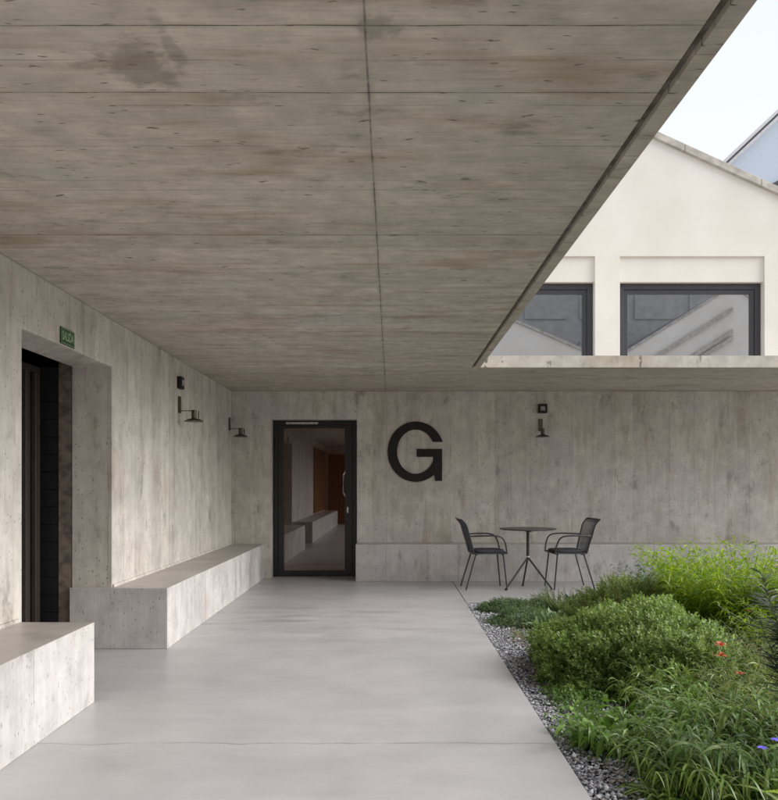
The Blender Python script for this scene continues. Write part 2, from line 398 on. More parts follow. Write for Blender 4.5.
# ------------------------------------------------------------------ letter G
def gpt(x, y): return ((380+x/10.67-391)/72., DW-.012, 1.28-((415+y/10.67)-486)/72.)
oa0 = math.asin((392-288)/322); ia0 = math.asin((392-288)/235)
ia1 = 2*PI-math.acos((567-382)/200*.999); oa1 = 2*PI-math.acos((577-382)/302)
N_ = 64; m_ = MB(); fr_ = []; bk_ = []
for k in range(N_+1):
    t_ = k/N_; oa = oa0+(oa1-oa0)*t_; ia = ia0+(oa1-ia0)*t_
    for (rx, ry, a, L_) in ((302,322,oa,0),(200,235,ia,1)):
        p = gpt(382+rx*math.cos(a), 392-ry*math.sin(a)); fr_.append(m_.bm.verts.new(p)); bk_.append(m_.bm.verts.new((p[0],p[1]+.0105,p[2])))
for k in range(N_):
    a, b, c, d = 2*k, 2*k+1, 2*k+3, 2*k+2
    m_.bm.faces.new([fr_[a],fr_[b],fr_[c],fr_[d]]); m_.bm.faces.new([bk_[d],bk_[c],bk_[b],bk_[a]])
    m_.bm.faces.new([fr_[a],fr_[d],bk_[d],bk_[a]]); m_.bm.faces.new([fr_[b],bk_[b],bk_[c],fr_[c]])
m_.bm.faces.new([fr_[0],bk_[0],bk_[1],fr_[1]]); m_.bm.faces.new([fr_[-1],bk_[-1],bk_[-2],fr_[-2]])
def gpoly(P_):                    # spur and bar, a hair proud of the bowl
    q_ = [Vector(gpt(*p))-Vector((0,.0003,0)) for p in P_]; m_.prism(q_, (0,.0112,0))
gpoly([(565,447),(662,447),(662,703),(587,703),(577,630)]); gpoly([(390,362),(662,362),(662,447),(390,447)])
ew = [(382+200*math.cos(a), 392-235*math.sin(a)) for a in [ia1+(oa1-ia1)*k/10 for k in range(11)]]
eo = [(577,630)]
gpoly([(566,447)]+ew[:1]+ew[1:]+eo)
o = m_.build('wall_letter', M['letter']); tag(o, 'large black capital letter G fixed to the concrete back wall', 'letter')

# ------------------------------------------------------------------ exit sign
sg = empty('exit_sign', (XW+.002, 5.30, 2.29), 0, 'small green exit sign reading SALIDA above the left doorway', 'sign')
MB().box(0,.008,-.112,.112,-.056,.056).build('sign_plate', M['green'], sg, bevel=.001)
m_ = MB()
for (a,b,c_,d) in ((-.106,.106,.047,.050),(-.106,.106,-.050,-.047),(-.106,-.103,-.047,.047),(.103,.106,-.047,.047)): m_.box(.0082,.0092,a,b,c_,d)
m_.build('border', M['glow'], sg)
cu = bpy.data.curves.new('lettering', 'FONT'); cu.body = 'SALIDA'; cu.size = .075; cu.align_x = 'CENTER'; cu.align_y = 'CENTER'; cu.extrude = .0006; cu.offset = .0012
tmp = bpy.data.objects.new('tmp', cu); COL.objects.link(tmp)
dg = bpy.context.evaluated_depsgraph_get(); dg.update()
me = bpy.data.meshes.new_from_object(tmp.evaluated_get(dg)); bpy.data.objects.remove(tmp)
xs = [v.co.x for v in me.vertices]; w = max(xs)-min(xs)
for v in me.vertices:
    v.co.x *= .190/w; v.co.y *= 1.15
tx = link('lettering', me, M['glow'], sg); me.name = 'lettering'
tx.rotation_euler = (PI/2, 0, PI/2); tx.location = (.0092, 0, 0)

# ------------------------------------------------------------------ wall lamps
def make_lamp():
    r = empty('wall_lamp', (0,0,0))
    MB().box(0, .022, -.028, .028, 2.04, 2.21).build('back_plate', M['bronze'], r, bevel=.003)
    MB().tube([(.02,0,2.062),(.15,0,2.062)], .0045, 8).build('arm', M['bronze'], r)
    MB().lathe([(.026,0),(.026,.085)], (.16,0,1.985), 20).build('stem', M['bronze'], r, smooth=True)
    MB().lathe([(.007,0),(.007,.075)], (.208,0,1.985), 10).build('rod', M['bronze'], r, smooth=True)
    MB().lathe([(.097,0),(.099,.004),(.062,.026),(.03,.034)], (.16,0,1.95), 32).build('lamp_shade', M['bronze'], r, smooth=True)
    return r
def dup(root, loc, rz):
    r = root.copy(); COL.objects.link(r); r.location = loc; r.rotation_euler = (0,0,rz)
    for ch in list(root.children):
        c = ch.copy(); COL.objects.link(c); c.parent = r
        for g in list(ch.children):
            d = g.copy(); COL.objects.link(d); d.parent = c
    return r
L1 = make_lamp(); L1.location = (XW+.001, 8.09, 0)
L2 = dup(L1, (XW+.001, 10.60, 0), 0); L3 = dup(L1, (2.075, DW-.001, 0), -PI/2)
tag(L1, 'bronze wall lamp with a disc shade on the left wall, below the small dark sensor', 'wall lamp', 'bronze wall lamps')
tag(L2, 'bronze wall lamp in the corner where the left wall meets the back wall', 'wall lamp', 'bronze wall lamps')
tag(L3, 'bronze wall lamp on the back wall above the table, under the square black box', 'wall lamp', 'bronze wall lamps')
def make_sensor():
    r = empty('sensor_box', (0,0,0))
    MB().box(0, .045, -.062, .062, 2.29, 2.415).build('housing', M['letter'], r, bevel=.006)
    m_ = MB()
    for y in (-.024, -.008, .008, .024):
        m_.box(.0452, .049, y-.0055, y+.0055, 2.324, 2.382)
    m_.build('grille', M['grille'], r)
    return r
S1 = make_sensor(); S1.location = (XW+.001, 8.09, 0); S2 = dup(S1, (2.10, DW-.001, 0), -PI/2)
tag(S1, 'small black box on the left wall above the nearer lamp', 'sensor', 'square sensor boxes above lamps')
tag(S2, 'small square black box with pale grille on the back wall above the lamp', 'sensor', 'square sensor boxes above lamps')

# ------------------------------------------------------------------ chair and table
def arc(pts, n=5):
    """Catmull-Rom through points"""
    P_ = [Vector(p) for p in pts]; P_ = [P_[0]*2-P_[1]]+P_+[P_[-1]*2-P_[-2]]; out = []
    for i in range(1, len(P_)-2):
        for k in range(n):
            t = k/n; a, b, c, d = P_[i-1:i+3]
            out.append(.5*((2*b)+(c-a)*t+(2*a-5*b+4*c-d)*t*t+(3*b-a-3*c+d)*t**3))
    out.append(P_[-2]); return out
def make_chair():
    r = empty('garden_chair', (0,0,0))
    for s in (-1, 1):
        MB().tube([(-.17, s*.17, .445), (-.30, s*.20, .006)], .0095, 8).build('leg', M['chair'], r, smooth=True)
        MB().tube([(.165, s*.185, .445), (.21, s*.205, .006)], .0095, 8).build('leg', M['chair'], r, smooth=True)
        MB().tube(arc([(-.255, s*.215, .665), (-.10, s*.245, .672), (.06, s*.25, .670), (.145, s*.243, .640), (.185, s*.23, .56), (.205, s*.21, .455)], 6), .0095, 8).build('armrest', M['chair'], r, smooth=True)
    # seat frame with slats
    m_ = MB()
    ring = [(-.195,-.20,.45),(.205,-.21,.455),(.215,-.19,.455),(.215,.19,.455),(.205,.21,.455),(-.195,.20,.45),(-.205,.18,.45),(-.205,-.18,.45),(-.195,-.20,.45)]
    m_.tube(ring, .009, 8)
    for k in range(11):
        y = -.17+.034*k; m_.tube([(-.20,y,.449),(.0,y,.443),(.212,y,.453)], .003, 5)
    m_.tube([(-.16,-.18,.436),(-.16,.18,.436)], .008, 6); m_.tube([(.16,-.19,.438),(.16,.19,.438)], .008, 6)
    m_.build('seat', M['chair'], r, smooth=True)
    # cushion
    m_ = MB(); prof = []
    n = 36; rings = []
    for (sc, z) in ((.93,.459),(1.0,.466),(1.01,.478),(.97,.489),(.80,.496),(.4,.499)):
        ringv = []
        for k in range(n):
            a = 2*PI*k/n; ca, sa = math.cos(a), math.sin(a)
            rx = .195*abs(ca)**.5*(1 if ca > 0 else -1); ry = .192*abs(sa)**.5*(1 if sa > 0 else -1)
            ringv.append(m_.bm.verts.new((.005+rx*sc, ry*sc, z)))
        rings.append(ringv)
    for a, b in zip(rings, rings[1:]):
        for k in range(n): m_.bm.faces.new([a[k], a[(k+1)%n], b[(k+1)%n], b[k]])
    m_.bm.faces.new(rings[0][::-1]); m_.bm.faces.new(rings[-1])
    m_.build('seat_cushion', M['cushion'], r, smooth=True)
    # backrest: curved wire shell
    def bp(v, z):            # v -1..1 across, z height
        x = -.20-.10*((z-.45)/.36)**1.1-.012*(1-v*v)
        if z > .82: x -= (z-.82)*.8
        return (x, v*(.195+.035*min(1,(z-.45)/.3)), z)
    m_ = MB()
    for v in (-1, 1): m_.tube(arc([bp(v, z) for z in (.45,.56,.68,.80,.865)], 4), .0095, 8)
    m_.tube([bp(v/10, .867) for v in range(-10, 11)], .0095, 8); m_.tube([bp(v/10, .46) for v in range(-10, 11)], .006, 6)
    for k in range(-9, 10):
        m_.tube([bp(k/10, z) for z in (.46,.56,.66,.76,.83,.867)], .0032, 5)
    for z in (.64,): m_.tube([bp(v/10, z) for v in range(-10, 11)], .0030, 5)
    m_.build('backrest', M['chair'], r, smooth=True)
    return r
C1 = make_chair(); C1.location = (1.20, 9.72, .001); C1.rotation_euler = (0,0,math.radians(4))
C2 = dup(C1, (2.19, 9.74, .001), math.radians(180+5))
tag(C1, 'dark wire armchair with cushion left of the round table, nearest the glass door', 'chair', 'wire armchairs at the round table')
tag(C2, 'dark wire armchair with cushion right of the round table, by the planting', 'chair', 'wire armchairs at the round table')
T = empty('bistro_table', (1.71, 9.72, 0), 0, 'small round dark bistro table on a three-legged base between two chairs', 'table')
MB().lathe([(.33,0),(.352,.006),(.355,.012),(.352,.017),(.0,.0171)], (0,0,.735), 64).build('table_top', M['tabletop'], T, smooth=True)
m_ = MB().box(-.12,.12,-.03,.03,.719,.7345); m_.box(-.03,.03,-.12,.12,.712,.7185); m_.build('top_bracket', M['chair'], T)
MB().tube([(0,0,.36),(0,0,.716)], .019, 16).build('column', M['chair'], T, smooth=True)
MB().lathe([(.0235,0),(.0235,.014)], (0,0,.392), 20).build('collar', M['whitem'], T, smooth=True)
for fx, fy in ((-.30,-.17),(.275,-.12),(-.02,.25)):
    l = MB().tube([(fx*.04,fy*.04,.375),(fx,fy,.012)], .012, 8).build('leg', M['chair'], T, smooth=True)
    MB().lathe([(.017,0),(.017,.012)], (fx,fy,.0), 12).build('foot', M['chair'], l)

# ------------------------------------------------------------------ white gabled building behind
def gable(name, y, cx, half, zpk, slope, zb, mat, thick, label, wins, facing=-1, parent=None):
    """front wall at y, facing -Y when facing=-1. wins: list of (x0,x1,z0,z1win,z1bay)"""
    root = empty(name, (cx, y, 0), 0 if facing == -1 else PI, label, 'building')
    ze = zpk-half*slope
    dy = 1                                # local +Y goes into the building
    # wall face made from vertical strips around the bays
    m_ = MB(); xs = sorted(wins)
    def topz(x): return zpk-abs(x)*slope
    def strip(x0, x1, z0a, cuts=None):
        ptsx = [x0]+([0.0] if x0 < 0 < x1 else [])+[x1]
        top = [(x, topz(x)) for x in ptsx[::-1]]
        return [(x0, z0a), (x1, z0a)]+top
    cur = -half
    for (x0, x1, z0, z1, z2) in xs:
        m_.prism([(a, 0, b) for a, b in strip(cur, x0, zb)], (0, thick, 0))
        m_.prism([(a, 0, b) for a, b in strip(x0, x1, z2)], (0, thick, 0))
        m_.prism([(a, 0, b) for a, b in ((x0,zb),(x1,zb),(x1,z0),(x0,z0))], (0, thick, 0))
        m_.box(x0+.001, x1-.001, .045, thick, z1, z2-.001)      # shallow recessed lintel panel
        cur = x1
    m_.prism([(a, 0, b) for a, b in strip(cur, half, zb)], (0, thick, 0))
    bmesh.ops.remove_doubles(m_.bm, verts=m_.bm.verts, dist=1e-5)
    m_.build('front_wall', mat, root)
    m_ = MB(); m_.box(-half,-half+.25,thick+.001,9,zb,ze-.02); m_.box(half-.25,half,thick+.001,9,zb,ze-.02)
    m_.prism([(-half,9,zb),(half,9,zb),(half,9,ze),(0,9,zpk),(-half,9,ze)], (0,.25,0)); m_.build('side_wall', mat, root)
    # roof
    m_ = MB(); k = .12
    for s in (-1, 1):
        m_.prism([(0,.10,zpk-.01),(s*(half+.2),.10,ze-.2*slope-.01),(s*(half+.2),.10,ze-.2*slope+k),(0,.10,zpk+k)], (0,9.3,0))
    m_.build('roof', M['roof'], root)
    m_ = MB()
    for s in (-1, 1):
        L = half+.2; n = 4
        for q in range(n):
            a = L*q/n+.004*(q>0); b = L*(q+1)/n-.004
            m_.prism([(s*a,-.06,zpk-a*slope+.002),(s*b,-.06,zpk-b*slope+.002),(s*b,-.06,zpk-b*slope+.125),(s*a,-.06,zpk-a*slope+.125)], (0,.158,0))
    m_.build('coping', M['coping'], root, bevel=.006)
    # windows
    for (x0, x1, z0, z1, z2) in wins:
        f = MB(); w = .10; Y0, Y1 = .14, .22
        f.box(x0+.004,x0+w,Y0,Y1,z0+.002,z1-.002); f.box(x1-w,x1-.004,Y0,Y1,z0+.002,z1-.002)
        f.box(x0+w,x1-w,Y0,Y1,z1-w,z1-.002); f.box(x0+w,x1-w,Y0,Y1,z0+.002,z0+w)
        f2 = f.build('window', M['frame'], root, bevel=.004)
        f = MB(); s_ = .075
        f.box(x0+w+.003,x0+w+s_,Y0+.02,Y1-.01,z0+w+.003,z1-w-.003); f.box(x1-w-s_,x1-w-.003,Y0+.02,Y1-.01,z0+w+.003,z1-w-.003)
        f.box(x0+w+s_,x1-w-s_,Y0+.02,Y1-.01,z1-w-s_,z1-w-.003); f.box(x0+w+s_,x1-w-s_,Y0+.02,Y1-.01,z0+w+.003,z0+w+s_)
        f.build('sash', M['frame'], f2, bevel=.003)
        MB().box(x0+w+s_,x1-w-s_,Y0+.045,Y0+.052,z0+w+s_,z1-w-s_).build('pane', M['winglass'], f2)
    return root
GX = 3.615
gable('white_building', 13.0, GX, 4.9, 7.43, .455, -.1, M['render'], .3,
      'white rendered gabled building with two wide dark windows, rising behind the canopy',
      [(3.826-GX, 6.245-GX, 3.25, 4.70, 5.12), (3.615-(6.245-GX)-GX+0*GX, 3.41-GX, 3.25, 4.70, 5.12)])
# interior of the white building: floor and sloping beams
ib = MB().box(-1.2,8.4,13.32,21.9,2.76,2.9).build('upper_floor', M['render']); tag(ib, 'pale upper floor inside the white gabled building', 'floor')
# sawtooth building further back, top right
sb = empty('glazed_building', (8, 20, 0), 0, 'tall pale blue glazed building with a steep roof edge, far behind at the right', 'building')
def sp(x, y, D=20.): s_ = 778/D; return ((x-391)/s_-8, 1.28-(y-486)/s_)
a = sp(700,186.6); b = sp(860,35.6)
sl = (b[1]-a[1])/(b[0]-a[0])
MB().prism([(a[0],0,0),(b[0],0,0),(b[0],0,b[1]),(a[0],0,a[1])], (0,7,0)).build('glazed_wall', M['bluepanel'], sb)
m_ = MB()
for (off, y0, th) in ((.0,-.30,.10),(-.16,-.22,.09)):
    m_.prism([(a[0]-.3,y0,a[1]+off-.3*sl),(b[0]+.2,y0,b[1]+off+.2*sl),(b[0]+.2,y0,b[1]+off+th+.2*sl),(a[0]-.3,y0,a[1]+off+th-.3*sl)], (0,.5-off,0))
m_.build('roof_edge', M['lightmetal'], sb)
MB().prism([(a[0]-.3,.201,a[1]+.02-.3*sl),(b[0]+.2,.201,b[1]+.02+.2*sl),(b[0]+.2,.201,b[1]+.09+.2*sl),(a[0]-.3,.201,a[1]+.09-.3*sl)], (0,7,0)).build('roof', M['roof'], sb)
m_ = MB()
c0 = sp(766,187); c1 = sp(840,150)
m_.prism([(c0[0],-.06,c0[1]),(c1[0],-.06,c1[1]),(c1[0],-.06,c1[1]-.16),(c0[0],-.06,c0[1]-.16)], (0,.05,0))
m_.build('glazing_bar', M['frame'], sb)

# opposite side of the courtyard (mirrored in the upper windows)
gable('white_building', -8.0, 4.0, 5.2, 9.15, .43, -.1, M['render'], .3,
      'white gabled building across the courtyard behind the viewpoint', [(-2.5,-.3,3.0,4.7,5.1),(.3,2.5,3.0,4.7,5.1)], facing=1)
gable('white_building', -9.0, 15.5, 5.5, 10.3, .62, -.1, M['render'], .3,
      'taller white gabled building across the courtyard behind the viewpoint', [(-2.5,-.3,3.0,4.7,5.1),(.3,2.5,3.0,4.7,5.1)], facing=1)

ob = empty('reflected_block', (8,-19,0), 0, 'long unseen grey block added behind the viewpoint for the upper windows to reflect', 'building')
MB().box(-14,16,-8,0,-.1,13.5).build('wall', M['paving'], ob)  # unseen block added so the upper windows mirror grey instead of sky
for k in range(4):
    for q in range(9): MB().box(-13+q*3.2,-10.6+q*3.2,.002,.05,2+k*3,3.7+k*3).build('window', M['paving'], ob)
for (px_, off) in ((0,.9),(0,1.9),(0,2.2)):
    m_ = MB()
    m_.prism([(5.4,-.14,10.3-5.4*.62-off),(0,-.14,10.3-off),(0,-.14,10.3-off-.20),(5.4,-.14,10.3-5.4*.62-off-.20)], (0,.12,0))
    r_ = [o for o in bpy.data.objects if o.get('label','').startswith('taller white')][0]
    m_.build('sloping_beam', M['coping'], r_)
# ------------------------------------------------------------------ gravel
def raw_mesh(name, V, F, mat, parent=None, smooth=False):
    """V (n,3); F (m,k) same-size faces"""
    me = bpy.data.meshes.new(name); k = F.shape[1]
    me.vertices.add(len(V)); me.vertices.foreach_set('co', V.astype(np.float32).ravel())
    me.loops.add(F.size); me.loops.foreach_set('vertex_index', F.astype(np.int32).ravel())
    me.polygons.add(len(F)); me.polygons.foreach_set('loop_start', np.arange(0, F.size, k, dtype=np.int32))
    me.update(calc_edges=True); me.validate()
    o = link(name, me, mat, parent)
    if smooth: me.polygons.foreach_set('use_smooth', np.ones(len(F), bool))
    return o
def gravel():
    bm = bmesh.new(); bmesh.ops.create_icosphere(bm, subdivisions=1, radius=1)
    bv = np.array([v.co[:] for v in bm.verts]); bf = np.array([[v.index for v in f.verts] for f in bm.faces]); bm.free()
    n = 46000
    x = FX+.012+np.abs(RNG.random(n))**1.25*1.15; y = 2.0+RNG.random(n)*6.56
    z = -.050+RNG.random(n)**1.5*.042
    # pull gravel below the walkway edge
    r = .0038+RNG.random(n)**2.5*.0085
    sc = np.stack([r*(.8+RNG.random(n)*.8), r*(.7+RNG.random(n)*.6), r*(.45+RNG.random(n)*.4)], 1)
    A = RNG.normal(size=(n,3,3)); Q, _ = np.linalg.qr(A)
    tilt = RNG.random(n) < .0
    ang = RNG.random(n)*2*PI
    jit = 1+RNG.normal(size=(n,len(bv),1))*.24
    L = bv[None]*jit*sc[:,None,:]
    # mostly lying flat with random heading and some tilt
    ca, sa = np.cos(ang), np.sin(ang); tl = RNG.normal(size=n)*.45
    R1 = np.zeros((n,3,3)); R1[:,0,0]=ca; R1[:,0,1]=-sa; R1[:,1,0]=sa; R1[:,1,1]=ca; R1[:,2,2]=1
    R2 = np.zeros((n,3,3)); R2[:,0,0]=1; R2[:,1,1]=np.cos(tl); R2[:,1,2]=-np.sin(tl); R2[:,2,1]=np.sin(tl); R2[:,2,2]=np.cos(tl)
    W = np.einsum('nij,nkj->nki', R1@R2, L)+np.stack([x,y,z],1)[:,None,:]
    F = (bf[None]+(np.arange(n)*len(bv))[:,None,None]).reshape(-1,3)
    o = raw_mesh('gravel', W.reshape(-1,3), F, M['gravel'])
    tag(o, 'strip of loose grey gravel between the walkway and the planting', 'gravel', kind='stuff')
gravel()

# ------------------------------------------------------------------ plants
def nrm(a): return a/np.maximum(np.linalg.norm(a, axis=1, keepdims=True), 1e-9)
def leaves(P, D, L, W, curl=.3, nseg=2, prof=None, fold=.25, up=None, twist=0.):
    """strips of nseg quads x2. returns V,F arrays"""
    n = len(P); D = nrm(D)
    L = np.broadcast_to(L, (n,)).astype(float); W = np.broadcast_to(W, (n,)).astype(float); curl = np.broadcast_to(curl, (n,)).astype(float)
    upv = np.tile([0,0,1.], (n,1))+RNG.normal(size=(n,3))*.35 if up is None else up
    side = nrm(np.cross(D, upv)); N = nrm(np.cross(side, D))
    if prof is None: prof = lambda t: np.sin(PI*min(max(t,0.0),1.0)**.8)
    V = []
    for i in range(nseg+1):
        t = i/nseg; w = max(prof(t), .04)
        c = P+D*(L*t)[:,None]+np.array([0,0,-1.])*(curl*L*t*t)[:,None]
        s2 = side*(W*w/2)[:,None]
        if twist: s2 = s2*math.cos(twist*t)+N*np.sin(twist*t)*(W*w/2)[:,None]
        V += [c-s2+N*(fold*W*w*.5)[:,None], c, c+s2+N*(fold*W*w*.5)[:,None]]
    V = np.stack(V, 1)                       # n, 3*(nseg+1), 3
    F = []
    for i in range(nseg):
        a = 3*i
        F += [[a, a+1, a+4, a+3], [a+1, a+2, a+5, a+4]]
    F = np.array(F)[None]+(np.arange(n)*V.shape[1])[:,None,None]
    return V.reshape(-1,3), F.reshape(-1,4)
class Fol:
    def __init__(s): s.V = []; s.F = []; s.n = 0
    def add(s, V, F): s.V.append(V); s.F.append(F+s.n); s.n += len(V)
    def build(s, name, mat, parent): return raw_mesh(name, np.concatenate(s.V), np.concatenate(s.F), mat, parent, True)
def stems_mesh(segs, r, mat, parent, name='stem', n=4):
    m_ = MB()
    for p in segs: m_.tube(p, r, n, caps=False, r1=r*.45)
    return m_.build(name, mat, parent)
LM = {
 'dark': leafmat('small_dark_leaf', (.085,.15,.035), (.215,.30,.075), (.33,.40,.14), .42, .35),
 'olive': leafmat('olive_leaf', (.13,.19,.045), (.24,.31,.08), (.24,.17,.10), .5),
 'ground': leafmat('groundcover_leaf', (.06,.115,.045), (.14,.21,.08), (.12,.17,.08), .5),
 'grey': leafmat('grey_green_leaf', (.13,.20,.10), (.25,.34,.18), (.28,.33,.24), .5),
 'blue': leafmat('blue_green_leaf', (.05,.10,.075), (.10,.165,.115), None, .45),
 'broad': leafmat('broad_fresh_leaf', (.08,.16,.03), (.18,.31,.06), (.18,.26,.09), .30, .25),
 'strap': leafmat('strap_leaf', (.08,.15,.03), (.20,.30,.06), (.18,.21,.075), .30, .3),
  'fresh': leafmat('mixed_green_leaf', (.07,.14,.04), (.18,.29,.08), (.24,.29,.14), .3, .3),
 'bright': leafmat('yellow_green_leaf', (.115,.205,.018), (.24,.34,.03), (.36,.42,.06), .45, .42),
 'grass': leafmat('light_grass', (.12,.16,.045), (.22,.25,.075), (.33,.27,.13), .5, .35),
 'feather': leafmat('feathery_leaf', (.09,.13,.05), (.17,.21,.085), None, .55),
 'needle': leafmat('grey_needle', (.050,.065,.040), (.095,.115,.065), (.15,.12,.08), .5, .1),
 'lime': leafmat('lime_fern', (.22,.33,.03), (.32,.45,.05), None, .45, .4),
}
M['twig'] = plain('brown_twig', (.10,.07,.045), .8)
M['greenstem'] = plain('green_stem', (.10,.14,.045), .6)
M['red'] = plain('coral_petal', (.75,.13,.075), .5)
M['purple'] = plain('violet_petal', (.15,.12,.72), .5, var=.25)
M['orange'] = plain('orange_petal', (.75,.42,.16), .5)
M['dry'] = plain('dry_leaf', (.20,.13,.08), .8, var=.4)

def fnoise(P, s): return np.array([noise.noise(Vector((p[0]*s, p[1]*s, p[2]*s))) for p in P])
def mound(name, c, rx, ry, h, ntw, ll, lw, mat, label, cat='shrub', group=None, per=12, lump=.16, rz=0., tl=.07, seed=0, branch=True):
    root = empty(name, (c[0], c[1], -.05), rz, label, cat, group)
    # tips over a lumpy dome
    u = RNG.random(ntw)*2*PI; ph = np.arccos(RNG.random(ntw)**.85)
    base = np.stack([np.cos(u)*np.sin(ph), np.sin(u)*np.sin(ph), np.cos(ph)], 1)
    q = base+seed*7.3
    lf = 1+lump*fnoise(q, 1.7)*1.7+lump*.8*fnoise(q, 4.5)+lump*.5*fnoise(q, 9.)
    depth = 1-np.abs(RNG.normal(size=ntw))*.11
    tip = base*(lf*depth)[:,None]*np.array([rx, ry, h])
    tip[:,2] = np.maximum(tip[:,2], .015)
    nd = nrm(base*np.array([1/rx,1/ry,1/h])+RNG.normal(size=(ntw,3))*.45+np.array([0,0,.5]))
    f = Fol()
    T_ = tl*(.6+.8*RNG.random(ntw))
    for k in range(per):
        t = (k+.5)/per
        P_ = tip-nd*(T_*(1-t))[:,None]
        r = nrm(RNG.normal(size=(ntw,3))); r -= nd*(r*nd).sum(1)[:,None]; r = nrm(r)
        D_ = r+nd*(.35+.9*t)
        s = (.7+.6*RNG.random(ntw))*(1-.25*t)
        f.add(*leaves(P_, D_, ll*s, lw*s, .15, 2, None, .3, up=nd+RNG.normal(size=(ntw,3))*.3))
    f.build('foliage', mat, root)
    if branch:
        segs = []
        for i in RNG.choice(ntw, min(ntw, 130), replace=False):
            e = tip[i]*.97; segs.append([(e[0]*.12,e[1]*.12,.0), (e[0]*.55,e[1]*.55,e[2]*.45), tuple(e)])
        stems_mesh(segs, .004, M['twig'], root, 'branches')
    return root

def strappy(name, c, n, L, W, mat, label, h0=.0, spread=.10, curl=(.35,1.0), tilt=(.25,1.1), group=None, cat='plant', nseg=6, flat=.8, seed=0, extra=None):
    root = empty(name, (c[0], c[1], -.05), 0, label, cat, group)
    a = RNG.random(n)*2*PI; r = spread*np.sqrt(RNG.random(n))
    P_ = np.stack([np.cos(a)*r, np.sin(a)*r, np.full(n, h0)], 1)
    a2 = a+RNG.normal(size=n)*.5
    th = tilt[0]+(tilt[1]-tilt[0])*RNG.random(n)
    D_ = np.stack([np.cos(a2)*np.sin(th), np.sin(a2)*np.sin(th), np.cos(th)], 1)
    ls = L*(.55+.6*RNG.random(n)); ws = W*(.7+.5*RNG.random(n))
    f = Fol()
    prof = lambda t: min(1, .45+t*2.2)*(1-t**3.2)**.8
    f.add(*leaves(P_, D_, ls, ws, curl[0]+(curl[1]-curl[0])*RNG.random(n), nseg, prof, .35))
    f.build('foliage', mat, root)
    return root

def leafy_stems(name, c, n, H, ll, lw, mat, label, spread=.3, per=22, lean=.35, group=None, cat='plant', curl=.5, leafang=.8, smat='greenstem', start=.15, nseg=3, bendout=.25, dirs=None):
    """upright arching stems carrying narrow leaves"""
    root = empty(name, (c[0], c[1], -.05), 0, label, cat, group)
    a = RNG.random(n)*2*PI; r = spread*np.sqrt(RNG.random(n)); hh = H*(.6+.45*RNG.random(n))
    B = np.stack([np.cos(a)*r*.6, np.sin(a)*r*.6, np.zeros(n)], 1)
    D_ = nrm(np.stack([np.cos(a)*r/spread*lean, np.sin(a)*r/spread*lean, np.ones(n)], 1)+RNG.normal(size=(n,3))*.08)
    if dirs is not None: D_ = nrm(D_+RNG.normal(size=(n,3))*.15+np.array(dirs))
    out = np.stack([np.cos(a), np.sin(a), np.zeros(n)], 1)
    def pos(t): return B+D_*(hh*t)[:,None]+out*(bendout*hh*t*t)[:,None]-np.array([0,0,1.])*(.12*hh*t*t)[:,None]
    f = Fol()
    for k in range(per):
        t = start+(1-start)*(k+RNG.random(n)*.8)/per; t = np.minimum(t, 1)
        P_ = pos(t); ang = k*2.4+RNG.random(n)*.6
        r1 = np.stack([np.cos(ang), np.sin(ang), np.zeros(n)], 1)
        ax = nrm(D_+out*(2*bendout*t)[:,None])
        dd = r1*math.sin(leafang)+ax*math.cos(leafang)+RNG.normal(size=(n,3))*.15
        s = (.65+.5*RNG.random(n))*(1-.35*t**3)
        f.add(*leaves(P_, dd, ll*s, lw*s, curl*(.5+RNG.random(n)), nseg, lambda q: min(1,.25+q*3)*(1-q**2.2)**.9, .3))
    f.build('foliage', mat, root)
    segs = [[tuple(pos(np.full(n, t))[i]) for t in (0,.35,.7,1)] for i in range(min(n, 90))]
    stems_mesh(segs, .0028, M[smat], root, 'stem_cluster')
    return root

# low ground cover at the far corner
mound('groundcover_plant', (1.34,8.10), .50, .26, .17, 2300, .020, .009, LM['ground'], 'low dark mat of fine leaves at the far corner of the bed, beside the table', 'ground cover', 'dark ground cover mats', per=8, tl=.05, branch=False, seed=1)
mound('groundcover_plant', (1.27,7.40), .37, .32, .17, 1900, .020, .009, LM['ground'], 'low dark mat of fine leaves in front of the farthest one, spilling onto the gravel', 'ground cover', 'dark ground cover mats', per=8, tl=.05, branch=False, seed=2)
strappy('broadleaf_plant', (1.56,7.35), 300, .24, .05, LM['grey'], 'pale green broad-leaved clump between the dark mats and the olive shrub', spread=.36, curl=(.2,.9), tilt=(.1,.9), nseg=5)
strappy('broadleaf_plant', (2.05,8.0), 150, .24, .055, LM['blue'], 'blue-green broad-leaved clump behind the olive shrub, right of the feathery plant', spread=.34, curl=(.2,.9), tilt=(.1,.9), nseg=5)
strappy('grass_tuft', (1.24,6.72), 420, .26, .006, LM['grass'], 'small dry grass tuft at the gravel edge beside the round shrub', spread=.17, curl=(.5,1.2), tilt=(.3,1.3))
